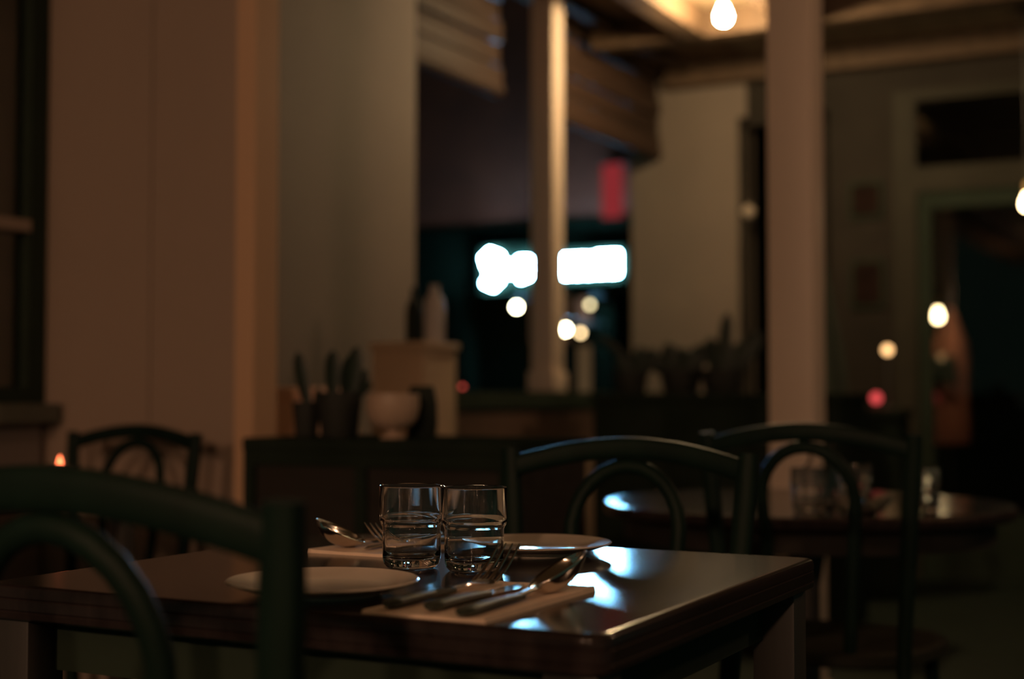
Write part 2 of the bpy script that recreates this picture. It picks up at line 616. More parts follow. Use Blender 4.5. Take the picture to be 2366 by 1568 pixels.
# ------------------------------------------------------------------ front table
TX, TY, HX, HY = -0.8525, 1.4205, 0.3675, 0.3265
t = thing('dining_table', 'dark glossy square table set with two tumblers, plates and cutlery', 'table', (TX, TY, 0))
bm = B()
slab(bm, HX, HY, 0.022, [(0.006, 0.713), (0.001, 0.716), (0, 0.722), (0.0015, 0.7235), (0, 0.725), (0, 0.735),
                         (0.0015, 0.7365), (0, 0.738), (0, 0.744), (0.0015, 0.7478), (0.004, 0.7494), (0.008, 0.75), (0.010, 0.75)])
obj('tabletop', bm, M['table_wood'], t)
for sx in (-1, 1):
    for sy in (-1, 1):
        bm = B()
        xa, xb = sorted((sx * (HX - 0.012), sx * (HX - 0.064)))
        ya, yb = sorted((sy * (HY - 0.012), sy * (HY - 0.064)))
        box(bm, xa, xb, ya, yb, 0, 0.713, bevel=0.003)
        obj('leg', bm, M['table_edge'], t)
bm = B()
for s in (-1, 1):
    box(bm, -HX + 0.064, HX - 0.064, s * (HY - 0.06) - 0.009, s * (HY - 0.06) + 0.009, 0.655, 0.713)
    box(bm, s * (HX - 0.06) - 0.009, s * (HX - 0.06) + 0.009, -HY + 0.064, HY - 0.064, 0.655, 0.713)
obj('apron', bm, M['coping'], t, smooth=False)

# ------------------------------------------------------------------ tumblers
def make_tumbler(label):
    t = thing('tumbler', label, 'glass')
    outer = [(0, 0.0014), (0.018, 0.001), (0.024, 0.0), (0.029, 0.0012), (0.0322, 0.005), (0.0336, 0.010), (0.0341, 0.016),
             (0.0342, 0.035), (0.0343, 0.0475), (0.0352, 0.0505), (0.0372, 0.0535), (0.0379, 0.057), (0.0380, 0.065), (0.0381, 0.0945)]
    lip = [(0.0379, 0.0955), (0.0371, 0.0960), (0.0363, 0.0955)]
    inner = [(0.0360, 0.094), (0.0358, 0.060), (0.0352, 0.0565), (0.0332, 0.0535), (0.0322, 0.0500), (0.0320, 0.046), (0.0319, 0.022),
             (0.0308, 0.0160), (0.027, 0.0125), (0.018, 0.0108), (0, 0.0104)]
    bm = B()
    lathe(bm, outer + lip + inner, 96)
    obj('glass_body', bm, M['glass'], t)
    return t


tum = make_tumbler('clear stepped glass tumbler, left of the touching pair, beside the plate')
tum.location = (-0.8796, 1.4288, 0.7500)
GT = 'tumblers on the front table'
tum['group'] = GT
dup(tum, (-0.7990, 1.4344, 0.7500), 0.6, 'clear stepped glass tumbler, right of the touching pair, behind the fork', GT)

# ------------------------------------------------------------------ plates
def make_plate(label):
    t = thing('side_plate', label, 'plate')
    R = 0.097
    prof = [(0, 0.003), (0.040, 0.003), (0.052, 0.0032), (0.054, 0.0), (0.058, 0.0), (0.060, 0.0035), (0.080, 0.0075), (0.092, 0.0115),
            (R, 0.0136), (R + 0.0006, 0.0148), (R - 0.0008, 0.0156), (0.091, 0.0140), (0.078, 0.0108), (0.064, 0.0078), (0.057, 0.0068),
            (0.030, 0.0064), (0, 0.0062)]
    bm = B()
    lathe(bm, prof, 96)
    obj('dish', bm, M['porcelain'], t)
    return t


pl = make_plate('pale porcelain side plate behind the nearest chair post, nearest the camera')
pl.location = (-0.842, 1.197, 0.75)
GP = 'side plates on the front table'
pl['group'] = GP
dup(pl, (-0.8182, 1.629, 0.75), 0.4, 'pale porcelain side plate behind the fork tines, far side of the table', GP)

# ------------------------------------------------------------------ napkins
def make_napkin(label):
    bm = B()
    hx, hy = 0.0655, 0.118
    nx, ny = 14, 22

    def P(i, j, lay):
        u, v = -1 + 2 * i / nx, -1 + 2 * j / ny
        x, y = u * hx, v * hy
        z = 0.0012 + lay * 0.0015 + 0.0003 * math.sin(9 * u + 2 * v + lay)
        z += 0.0012 * (max(0, u) ** 3) * (lay > 0) + 0.0020 * lay * (abs(u) ** 6) * 0.25 + 0.0012 * max(0, v) ** 4 * (lay > 0)
        return (x - 0.0015 * lay * u, y, z)
    top = [[bm.verts.new(P(i, j, 1)) for j in range(ny + 1)] for i in range(nx + 1)]
    bot = [[bm.verts.new((hx * (-1 + 2 * i / nx), hy * (-1 + 2 * j / ny), 0.0)) for j in range(ny + 1)] for i in range(nx + 1)]
    for i in range(nx):
        for j in range(ny):
            bm.faces.new((top[i][j], top[i + 1][j], top[i + 1][j + 1], top[i][j + 1]))
            bm.faces.new((bot[i][j], bot[i][j + 1], bot[i + 1][j + 1], bot[i + 1][j]))
    for i in range(nx):
        bm.faces.new((top[i][0], bot[i][0], bot[i + 1][0], top[i + 1][0]))
        bm.faces.new((top[i][ny], top[i + 1][ny], bot[i + 1][ny], bot[i][ny]))
    for j in range(ny):
        bm.faces.new((top[0][j], top[0][j + 1], bot[0][j + 1], bot[0][j]))
        bm.faces.new((top[nx][j], bot[nx][j], bot[nx][j + 1], top[nx][j + 1]))
    o = obj('paper_napkin', bm, M['paper'])
    return tag(o, label, 'napkin', 'napkins under the cutlery')


NC = (-0.670, 1.224)
nap = make_napkin('folded beige paper napkin under the cutlery at the near table edge')
nap.location = (NC[0], NC[1], 0.7500)
C2 = (-1.684 - NC[0], 2.841 - NC[1])
nap2 = nap.copy()
COL.objects.link(nap2)
nap2.location = (C2[0], C2[1], 0.75)
nap2.rotation_euler = (0, 0, PI)
nap2['label'] = 'folded beige paper napkin behind the left tumbler at the far table edge'

# ------------------------------------------------------------------ cutlery (local: lies along +y, origin = handle end on napkin)
def handle_mesh(L, w0=0.0105, w1=0.0060, th=0.0045, z=0.0045):
    bm = B()
    n = 16
    pts, ra, rb = [], [], []
    for k in range(n):
        u = k / (n - 1)
        e = math.sqrt(max(0.0, 1 - (1 - min(u / 0.10, 1)) ** 2))
        pts.append((0, L * u, z + 0.001 * math.sin(PI * u)))
        ra.append((w0 + (w1 - w0) * u ** 1.3) * (0.35 + 0.65 * e))
        rb.append(th * (1 - 0.3 * u) * (0.5 + 0.5 * e))
    sweep(bm, pts, ra, rb, ref=(0, 0, 1), seg=16, power=2.4)
    return bm


def strip(bm, pts, w, th):
    sweep(bm, pts, w, th, ref=(0, 0, 1), seg=10, power=2.6)


def make_fork(label):
    t = thing('fork', label, 'fork')
    obj('handle', handle_mesh(0.115), M['resin'], t)
    bm = B()
    L0 = 0.115
    # neck
    neck = [(0, L0 - 0.004, 0.005), (0, L0 + 0.02, 0.0065), (0, L0 + 0.035, 0.0068), (0, L0 + 0.045, 0.006)]
    strip(bm, neck, [0.0042, 0.0032, 0.0036, 0.008], [0.0024, 0.0018, 0.0016, 0.0013])
    # shoulder
    sh = [(0, L0 + 0.043, 0.0062), (0, L0 + 0.050, 0.0050), (0, L0 + 0.057, 0.0048), (0, L0 + 0.067, 0.0070)]
    strip(bm, sh, [0.0065, 0.0115, 0.0140, 0.0145], [0.0012] * 4)
    for k in range(4):
        x = -0.0129 + 0.0086 * k
        pts = []
        for q in range(8):
            u = q / 7
            pts.append((x * (1 - 0.05 * u), L0 + 0.064 + 0.052 * u, 0.0062 + 0.034 * u ** 1.0 - 0.004 * math.sin(PI * u)))
        strip(bm, pts, [0.0021, 0.0020, 0.0019, 0.0018, 0.0017, 0.0015, 0.0012, 0.0006], [0.0011] * 6 + [0.0009, 0.0006])
    obj('fork_head', bm, M['steel'], t)
    return t


def make_spoon(label):
    t = thing('spoon', label, 'spoon')
    obj('handle', handle_mesh(0.120), M['resin'], t)
    bm = B()
    L0 = 0.120
    strip(bm, [(0, L0 - 0.004, 0.005), (0, L0 + 0.02, 0.0075), (0, L0 + 0.036, 0.008), (0, L0 + 0.046, 0.0066)],
          [0.0045, 0.0036, 0.0040, 0.0070], [0.0024, 0.0018, 0.0016, 0.0012])
    # bowl: parametric shell
    Lb, Wb, Db = 0.084, 0.029, 0.019
    nu, nv = 22, 18
    grid = {}
    for i in range(nu + 1):
        u = i / nu
        a = PI * u
        half = Wb * math.sin(a) ** 0.75 * (1 + 0.12 * math.cos(PI - a))
        yy = (1 - math.cos(a)) / 2 * Lb
        for j in range(nv + 1):
            v = -1 + 2 * j / nv
            dep = Db * math.sin(a) ** 0.9 * (1 - v * v)
            grid[i, j] = (v * half, yy, -dep)
    tilt = math.radians(15)
    roll = math.radians(-24)
    R = Matrix.Rotation(tilt, 4, 'X') @ Matrix.Rotation(roll, 4, 'Y')
    low = min((R @ Vector(p)).z for p in grid.values())
    V = {k: bm.verts.new(R @ Vector(p) + Vector((0.002, L0 + 0.034, 0.0008 - low))) for k, p in grid.items()}
    fs = []
    for i in range(nu):
        for j in range(nv):
            try:
                fs.append(bm.faces.new((V[i, j], V[i + 1, j], V[i + 1, j + 1], V[i, j + 1])))
            except ValueError:
                pass
    bmesh.ops.remove_doubles(bm, verts=bm.verts, dist=1e-5)
    o = obj('spoon_bowl', bm, M['steel'], t)
    md = o.modifiers.new('thickness', 'SOLIDIFY')
    md.thickness = 0.0011
    md.offset = 0
    return t


def make_knife(label):
    t = thing('knife', label, 'knife')
    obj('handle', handle_mesh(0.105, w0=0.0105, w1=0.008), M['resin'], t)
    bm = B()
    n = 14
    L = 0.092
    vt = []
    for k in range(n):
        u = k / (n - 1)
        wl = 0.0085 * (1 - 0.0 * u)
        wr = 0.0085
        if u > 0.6:
            f = (u - 0.6) / 0.4
            wr = 0.0085 * math.cos(f * PI / 2) - 0.004 * f
        y = 0.100 + L * u
        zc = 0.0045 - 0.0015 * u
        vt.append([bm.verts.new((-wl, y, zc + 0.0008)), bm.verts.new((-wl, y, zc - 0.0008)), bm.verts.new((wr, y, zc - 0.0001)), bm.verts.new((wr, y, zc + 0.0001))])
    for a, b in zip(vt, vt[1:]):
        for i in range(4):
            j = (i + 1) % 4
            bm.faces.new((a[i], a[j], b[j], b[i]))
    bm.faces.new(vt[0])
    bm.faces.new(list(reversed(vt[-1])))
    obj('blade', bm, M['steel'], t, smooth=False)
    return t


ZN = 0.7530
GC = 'cutlery on the near napkin'
GD = 'cutlery on the far napkin'
fork = make_fork('steel fork with grey-green handle on the near napkin, tines raised before the tumbler')
knife = make_knife('steel knife with grey-green handle between fork and spoon on the near napkin')
spoon = make_spoon('steel spoon with grey-green handle, bowl gleaming at right of the near napkin')
SET = [(fork, (-0.7155, 1.1180, ZN), -0.03), (knife, (-0.673, 1.1230, ZN), -0.02), (spoon, (-0.630, 1.1060, ZN), 0.01)]
for o, p, r in SET:
    o.location = p
    o.rotation_euler = (0, 0, r)
    o['group'] = GC
LB = ['steel fork half hidden behind the left tumbler on the far napkin',
      'steel knife lying on the far napkin behind the left tumbler',
      'steel spoon with its bowl raised left of the left tumbler, on the far napkin']
for (o, p, r), lb in zip(SET, LB):
    dup(o, (-1.684 - p[0], 2.841 - p[1], ZN), r + PI, lb, GD)

# ------------------------------------------------------------------ round table behind with glassware
RX, RY, RZ = -0.955, 3.337, 0.70
t = thing('round_table', 'dark round pedestal table holding glassware behind the chairs', 'table', (RX, RY, 0))
bm = B()
lathe(bm, [(0, 0.668), (0.462, 0.668), (0.474, 0.672), (0.48, 0.68), (0.48, 0.692), (0.474, 0.699), (0.465, 0.70), (0.46, 0.70), (0, 0.70)], 72)
obj('tabletop', bm, M['table_wood'], t)
bm = B()
lathe(bm, [(0, 0.618), (0.43, 0.618), (0.43, 0.668), (0, 0.668)], 72)
obj('apron', bm, M['cab_panel'], t)
bm = B()
lathe(bm, [(0, 0.03), (0.05, 0.03), (0.045, 0.08), (0.032, 0.14), (0.032, 0.5), (0.05, 0.60), (0.09, 0.62), (0, 0.62)], 24)
obj('pedestal', bm, M['table_edge'], t)
bm = B()
lathe(bm, [(0, 0), (0.24, 0), (0.24, 0.02), (0.06, 0.045), (0, 0.045)], 40)
obj('foot', bm, M['table_edge'], t)

GG = 'tumblers on the round table'
dup(tum, (-0.858, 3.02, RZ), 0.3, 'small blurred tumbler on the round table, left of the carafe', GG)
dup(tum, (-0.800, 3.19, RZ), 1.0, 'small blurred tumbler on the round table, directly behind the chair back hoop', GG)
dup(tum, (-0.640, 3.13, RZ), 1.7, 'small blurred tumbler at the right of the round table, beside the bowl', GG)
# carafe
t = thing('carafe', 'clear glass carafe standing on the round table', 'carafe', (-0.885, 3.22, RZ))
o_ = [(0, 0.001), (0.04, 0), (0.046, 0.006), (0.047, 0.05), (0.040, 0.085), (0.028, 0.105), (0.028, 0.125), (0.034, 0.146)]
i_ = [(0.0315, 0.146), (0.0255, 0.125), (0.0255, 0.104), (0.0375, 0.084), (0.0445, 0.05), (0.0435, 0.008), (0.03, 0.005), (0, 0.005)]
bm = B()
lathe(bm, o_ + i_, 48)
obj('glass_body', bm, M['glass'], t)
# shallow glass bowl
t = thing('glass_bowl', 'shallow glass bowl catching a lamp glint on the round table', 'bowl', (-0.745, 3.02, RZ))
bm = B()
lathe(bm, [(0, 0), (0.03, 0), (0.05, 0.012), (0.066, 0.035), (0.064, 0.037), (0.048, 0.015), (0.028, 0.005), (0, 0.005)], 48)
obj('glass_body', bm, M['glass'], t)

# ------------------------------------------------------------------ small left table with added candle as rail glint
t = thing('side_table', 'low dark side table below the window, mostly behind the near chair', 'table', (-2.53, 2.08, 0))
bm = B()
slab(bm, 0.36, 0.34, 0.02, [(0.004, 0.72), (0, 0.724), (0, 0.744), (0.004, 0.75), (0.008, 0.75)])
obj('tabletop', bm, M['cab_panel'], t)
for sx in (-1, 1):
    for sy in (-1, 1):
        bm = B()
        box(bm, sx * 0.32 - 0.02, sx * 0.32 + 0.02, sy * 0.30 - 0.02, sy * 0.30 + 0.02, 0, 0.72, bevel=0.003)
        obj('leg', bm, M['table_edge'], t)
t = thing('rail_glint_candle', 'added red candle on the side table, standing in for a glint on the chair rail', 'candle', (-2.235, 2.22, 0.75))  # red glint on the near chair's rail, built as an added candle
bm = B()
lathe(bm, [(0, 0), (0.022, 0), (0.026, 0.02), (0.026, 0.05), (0.0235, 0.05), (0.0235, 0.02), (0.02, 0.005), (0, 0.005)], 24)
obj('glint_holder', bm, M['black'], t)
bm = B()
lathe(bm, [(0, 0.004), (0.019, 0.004), (0.019, 0.045), (0, 0.045)], 20)
obj('wax', bm, M['paper'], t)
bm = B()
lathe(bm, [(0, 0.045), (0.005, 0.052), (0.006, 0.060), (0.003, 0.070), (0, 0.076)], 12)
obj('glint_flame', bm, emat('rail_glint_flame', (1.0, 0.17, 0.06), 6), t)

# ------------------------------------------------------------------ dark cabinet behind the front table
t = thing('low_cabinet', 'dark low cabinet with a brown panelled back behind the tumblers', 'cabinet', (-1.762, 2.70, 0))
hw = 0.358
bm = B()
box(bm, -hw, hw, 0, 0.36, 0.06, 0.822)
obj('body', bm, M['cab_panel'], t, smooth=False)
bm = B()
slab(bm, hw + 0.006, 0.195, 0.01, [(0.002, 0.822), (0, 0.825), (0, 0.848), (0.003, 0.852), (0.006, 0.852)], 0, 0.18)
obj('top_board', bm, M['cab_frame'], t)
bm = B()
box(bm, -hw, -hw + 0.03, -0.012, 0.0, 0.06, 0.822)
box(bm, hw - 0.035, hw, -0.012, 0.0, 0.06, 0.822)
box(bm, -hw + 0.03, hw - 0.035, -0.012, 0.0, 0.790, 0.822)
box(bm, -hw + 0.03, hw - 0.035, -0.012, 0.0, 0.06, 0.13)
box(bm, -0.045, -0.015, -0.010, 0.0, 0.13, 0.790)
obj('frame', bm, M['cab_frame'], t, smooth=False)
for sx in (-1, 1):
    for yy in (0.03, 0.33):
        bm = B()
        box(bm, sx * (hw - 0.03) - 0.02, sx * (hw - 0.03) + 0.02, yy - 0.02, yy + 0.02, 0, 0.06)
        obj('foot', bm, M['cab_frame'], t, smooth=False)
CT = 0.852


def blade_leaf(bm, x, y, z, h, w, lean, az, curve=0.0, th=0.004, blunt=0.6):
    n = 12
    pts, ra = [], []
    for k in range(n):
        u = k / (n - 1)
        off = lean * u + curve * u * u
        pts.append((x + math.cos(az) * off, y + math.sin(az) * off, z + h * (u - 0.35 * abs(curve) / max(h, 1e-3) * u ** 3)))
        ra.append(w * (0.55 + 0.45 * math.sin(PI * min(u / blunt, 1) * 0.5)) * (math.sqrt(max(0.0, 1 - max(0, (u - blunt) / (1 - blunt)) ** 2)) + 0.04))
    sweep(bm, pts, ra, th, ref=(0, 1, 0), seg=8)


def potted(name, label, loc, leaves, pr=0.06, ph=0.1, cat='plant'):
    t = thing(name, label, cat, loc)
    bm = B()
    lathe(bm, [(0, 0), (pr * 0.75, 0), (pr * 0.8, 0.004), (pr, ph * 0.9), (pr * 1.06, ph * 0.92), (pr * 1.06, ph), (pr * 0.92, ph), (pr * 0.88, ph * 0.85), (0, ph * 0.85)], 28)
    obj('pot', bm, M['terracotta'], t)
    bm = B()
    for lf in leaves:
        blade_leaf(bm, *lf)
    obj('foliage', bm, M['leaf'], t)
    return t


# px scale at d~3.25 : 1 px ~ 1 mm
potted('potted_succulent', 'potted plant with one blunt leaf leaning left, on the low cabinet', (-2.02, 2.80, CT),
       [(0.005, 0, 0.07, 0.135, 0.019, -0.034, 0.0, -0.0), (0.018, 0.01, 0.07, 0.05, 0.010, 0.01, 0.2)], 0.034, 0.085)
potted('potted_succulent', 'potted plant with a clump of thick upright leaves on the low cabinet', (-1.925, 2.80, CT),
       [(-0.02, 0, 0.09, 0.118, 0.022, 0.000, 0.0), (0.008, 0.012, 0.09, 0.105, 0.022, 0.015, 0.0), (0.032, -0.005, 0.09, 0.125, 0.022, 0.020, 0.1),
        (0.02, 0.01, 0.09, 0.07, 0.02, 0.05, 0.0), (0.04, 0.0, 0.095, 0.035, 0.012, 0.05, 0.0, 0.0)], 0.054, 0.108)
t = thing('footed_bowl', 'round pale footed bowl on the low cabinet beside the plants', 'bowl', (-1.775, 2.80, CT))
bm = B()
lathe(bm, [(0, 0), (0.030, 0), (0.031, 0.005), (0.016, 0.012), (0.016, 0.018), (0.040, 0.026), (0.056, 0.046), (0.062, 0.075), (0.060, 0.104), (0.057, 0.104),
           (0.058, 0.075), (0.052, 0.05), (0.035, 0.034), (0, 0.03)], 40)
obj('dish', bm, M['bowl'], t)
t = thing('dark_vase', 'dark glazed vase on the low cabinet, right of the bowl', 'vase', (-1.782, 2.94, CT))
bm = B()
lathe(bm, [(0, 0), (0.034, 0), (0.038, 0.03), (0.037, 0.08), (0.03, 0.115), (0.027, 0.122), (0.024, 0.122), (0.026, 0.11), (0.03, 0.03), (0, 0.01)], 32)
obj('body', bm, M['vase'], t)

# pale pedestal by the wing wall
t = thing('display_pedestal', 'pinkish beige pedestal box standing just past the wing wall', 'pedestal', (-2.40, 3.30, 0))
bxo('body', M['beige_box'], t, -0.11, 0.13, -0.1, 0.1, 0, 0.95, bevel=0.004)
bxo('top_board', M['beige_box'], t, -0.12, 0.14, -0.11, 0.11, 0.95, 0.975, bevel=0.004)

# pale cupboard in front of the grey pier
t = thing('pale_cupboard', 'tall pale painted cupboard beside the street opening', 'cupboard', (-2.52, 4.0, 0))
bxo('body', M['pale_box'], t, -0.10, 0.10, 0, 0.22, 0.0, 1.105, bevel=0.004)
bxo('top_board', M['pale_box'], t, -0.11, 0.11, -0.01, 0.23, 1.105, 1.13, bevel=0.006)
bxo('door', M['pale_box'], t, -0.085, 0.085, -0.014, 0.0, 0.08, 1.06, bevel=0.004)
t = thing('grey_bottle', 'slim grey ceramic bottle standing on the pale cupboard', 'bottle', (-2.455, 4.13, 1.13))
bm = B()
lathe(bm, [(0, 0), (0.034, 0), (0.036, 0.01), (0.036, 0.12), (0.030, 0.15), (0.018, 0.165), (0.016, 0.19), (0.019, 0.195), (0.013, 0.195), (0, 0.18)], 28)
obj('body', bm, M['grey_vase'], t)
t = thing('black_bottle', 'slim black bottle standing on the pale cupboard, left of the grey one', 'bottle', (-2.54, 4.14, 1.13))
bm = B()
lathe(bm, [(0, 0), (0.028, 0), (0.03, 0.01), (0.03, 0.11), (0.022, 0.14), (0.012, 0.155), (0.012, 0.19), (0, 0.19)], 28)
obj('body', bm, M['vase'], t)
t = thing('red_indicator_light', 'dim round red light on the coping of the low wall', 'light', (-2.80, 4.93, 0.97))
bm = B()
lathe(bm, [(0, 0), (0.012, 0), (0.012, 0.012), (0, 0.012)], 16)
obj('base', bm, M['black'], t)
bm = B()
lathe(bm, [(0, 0.012), (0.009, 0.012), (0.009, 0.02), (0, 0.026)], 16)
obj('lens', bm, emat('red_lens', (1, 0.12, 0.08), 1.2), t)

# ------------------------------------------------------------------ dark sideboard with plants by the end of the low wall
t = thing('sideboard', 'long dark sideboard carrying plants in front of the end wall', 'sideboard', (-1.91, 5.35, 0))
bxo('body', M['cab_frame'], t, -0.51, 0.51, 0, 0.42, 0.05, 0.93)
bxo('top_board', M['cab_frame'], t, -0.52, 0.52, -0.015, 0.43, 0.93, 0.96, bevel=0.005)
for k in range(3):
    x0 = -0.50 + 0.335 * k
    dr = bxo('door', M['cab_frame'], t, x0 + 0.01, x0 + 0.32, -0.012, 0, 0.08, 0.90, bevel=0.003)
    bxo('knob', M['brass'], dr, x0 + 0.28, x0 + 0.30, -0.03, -0.012, 0.55, 0.57, bevel=0.004)
for s in (-1, 1):
    bxo('foot', M['cab_frame'], t, s * 0.45 - 0.03, s * 0.45 + 0.03, 0.05, 0.35, 0, 0.05)


def lf(x, h, w, lean, curve=0.0, y=0.0):
    return (x, y, 0.08, h, w, lean, 0.0, curve)


potted('arching_plant', 'plant with one long leaf arching left, on the sideboard', (-2.315, 5.50, 0.96),
       [lf(-0.02, 0.21, 0.020, -0.02, -0.13), lf(0.0, 0.10, 0.03, 0.05), lf(-0.01, 0.07, 0.035, -0.05), lf(0.02, 0.12, 0.03, 0.02, y=0.02), lf(0.03, 0.10, 0.04, 0.09)], 0.075, 0.09)
potted('leafy_plant', 'bushy dark plant on the middle of the sideboard', (-2.10, 5.52, 0.96),
       [lf(-0.03, 0.13, 0.035, -0.03), lf(0, 0.11, 0.04, 0.02), lf(0.04, 0.12, 0.04, 0.06), lf(-0.02, 0.12, 0.035, -0.03, y=0.03), lf(0.02, 0.09, 0.04, 0.05, y=-0.03), lf(-0.03, 0.07, 0.04, -0.1)], 0.09, 0.10)
potted('spiky_plant', 'dark plant with an upright spike on the right of the sideboard', (-1.915, 5.50, 0.96),
       [lf(0.0, 0.25, 0.028, 0.025), lf(-0.02, 0.15, 0.035, -0.035), lf(0.03, 0.13, 0.04, 0.08), lf(0.05, 0.17, 0.035, 0.10, y=0.02), lf(0, 0.14, 0.05, 0.02, y=-0.02)], 0.09, 0.10)

# ------------------------------------------------------------------ end wall fittings
t = thing('wall_bracket', 'small pale bracket on the frame of the dark doorway', 'bracket', (-2.47, 7.55, 1.97))
bm = B()
lathe(bm, [(0, -0.035), (0.02, -0.03), (0.036, -0.005), (0.03, 0.02), (0.012, 0.035), (0, 0.036)], 20)
obj('knob', bm, M['skin_light'], t)
bxo('plate', M['black'], t, -0.02, 0.02, 0.02, 0.015 + 0.02, -0.05, 0.05)
bm = B()
box(bm, -0.085, 0.085, 7.600, 7.62, 0, 0.2)
for nm, x, z, h, lb in (('framed_print', -1.835, 1.90, 0.20, 'upper of two dark framed prints left of the glazed door'),
                        ('framed_print', -1.83, 1.42, 0.26, 'lower of two dark framed prints left of the glazed door')):
    q = thing(nm, lb, 'picture', (x, 7.61, z), 0, 'framed prints on the end wall')
    bm2 = B()
    box(bm2, -0.09, 0.09, -0.012, 0.01, 0, h)
    obj('frame', bm2, M['coping'], q, smooth=False)
    bm2 = B()
    box(bm2, -0.072, 0.072, -0.014, -0.012, 0.018, h - 0.018)
    obj('print', bm2, M['picture'], q, smooth=False)
bm.free()

# folded parasol
t = thing('folded_parasol', 'dark folded parasol standing right of the thick post', 'parasol', (-1.83, 6.55, 0))
bm = B()
lathe(bm, [(0, 1.86), (0.012, 1.85), (0.03, 1.72), (0.07, 1.45), (0.13, 1.1), (0.15, 0.86), (0.14, 0.75), (0.02, 0.74), (0, 0.74)], 28)
for v in bm.verts:
    r = math.hypot(v.co.x, v.co.y)
    a = math.atan2(v.co.y, v.co.x)
    f = 1 + 0.14 * math.cos(8 * a)
    v.co.x *= f
    v.co.y *= f
obj('canopy', bm, M['cloth_dark'], t)
bm = B()
sweep(bm, [(0, 0, 0.04), (0, 0, 1.92)], 0.018, 0.018, seg=12)
obj('pole', bm, M['black'], t)
bm = B()
lathe(bm, [(0, 0), (0.2, 0), (0.2, 0.04), (0.05, 0.08), (0, 0.08)], 28)
obj('base', bm, M['black'], t)

# little lamps near the end wall
def table_lamp(label, loc, col, st, r=0.02, pole=0.10):
    t = thing('small_lamp', label, 'lamp', loc)
    bm = B()
    lathe(bm, [(0, 0), (0.035, 0), (0.03, 0.012), (0.008, 0.02), (0.007, pole), (0, pole)], 20)
    obj('stand', bm, M['black'], t)
    bm = B()
    bmesh.ops.create_uvsphere(bm, u_segments=16, v_segments=10, radius=r)
    for v in bm.verts:
        v.co.z += pole + r
    obj('lamp_globe', bm, emat('lamp_glow', col, st), t)
    return t


t = thing('high_stand', 'tall dark stand holding the amber lamp beside the glazed door', 'stand', (-1.59, 6.9, 0))
bxo('body', M['cab_frame'], t, -0.10, 0.10, -0.10, 0.10, 0, 0.86)
bxo('top_board', M['cab_frame'], t, -0.12, 0.12, -0.12, 0.12, 0.86, 0.885)
table_lamp('small amber lamp on a thin stem beside the glazed door', (-1.575, 6.93, 0.885), (1.0, 0.55, 0.22), 3.0, 0.023, 0.265)
table_lamp('dim round red lamp below the amber one', (-1.62, 6.88, 0.885), (1.0, 0.10, 0.10), 1.0, 0.026, 0.03)

# coat stand in the room beyond
t = thing('coat_stand', 'thin dark coat stand seen through the glazed door', 'coat stand', (-1.655, 8.95, 0))
bm = B()
sweep(bm, [(0, 0, 0), (0, 0, 1.62)], 0.015, 0.015, seg=10)
obj('pole', bm, M['black'], t)
bm = B()
lathe(bm, [(0, 0), (0.2, 0), (0.2, 0.02), (0, 0.03)], 24)
obj('base', bm, M['black'], t)
bm = B()
lathe(bm, [(0.018, 1.50), (0.05, 1.42), (0.10, 1.28), (0.115, 1.15), (0.11, 0.95), (0.12, 0.75), (0.11, 0.66), (0.10, 0.66), (0.10, 1.1), (0.018, 1.46)], 28, closed=True)
for v in bm.verts:
    a = math.atan2(v.co.y, v.co.x)
    f = 1 + 0.06 * math.cos(7 * a + v.co.z * 4)
    v.co.x *= f
    v.co.y *= 0.7 * f
o = obj('hanging_coat', bm, M['coat'])
o.location = (-1.655, 8.95, 0)
tag(o, 'salmon coloured coat hanging on the stand beyond the glazed door', 'coat')
bm = B()
box(bm, -0.075, 0.055, -0.16, -0.10, 1.02, 1.19, bevel=0.012)
sweep(bm, [(-0.03, -0.13, 1.19), (-0.02, -0.13, 1.32), (-0.01, -0.12, 1.45), (0.02, -0.05, 1.53), (0.0, 0.0, 1.56)], 0.006, 0.006, ref=(0, 1, 0.01), seg=8)
o = obj('handbag', bm, M['cloth_dark'])
o.location = (-1.655, 8.95, 0)
tag(o, 'dark handbag hanging in front of the salmon coat', 'bag')
b3 = dup(bulb0, (-1.647, 8.55, 1.432), 0, 'lit bulb beyond the glazed door, standing in for a lamp reflection in its glass')  # lamp reflection in the door glass, built as a bulb behind it
for c in kids(b3):
    if c.name.startswith('cord'):
        c.scale = (1, 1, 1)
        c.data = c.data.copy()
        for v in c.data.vertices:
            if v.co.z > 0.12:
                v.co.z = 1.50
    if c.name.startswith('ceiling_rose'):
        c.location = (0, 0, 1.346)
b4 = dup(bulb0, (-0.952, 7.15, 1.885), 0, 'bare lit bulb on a long flex at the right edge')
for c in kids(b4):
    if c.name.startswith('cord'):
        c.data = c.data.copy()
        for v in c.data.vertices:
            if v.co.z > 0.12:
                v.co.z = 0.93
    if c.name.startswith('ceiling_rose'):
        c.location = (0, 0, 0.758)
M['bulb_dim'] = emat('dim_bulb', BULB_WARM, 25)
for b in (b3, b4):
    for c in kids(b):
        if c.name.startswith('bulb'):
            c.data = c.data.copy()
            c.data.materials[0] = M['bulb_dim']

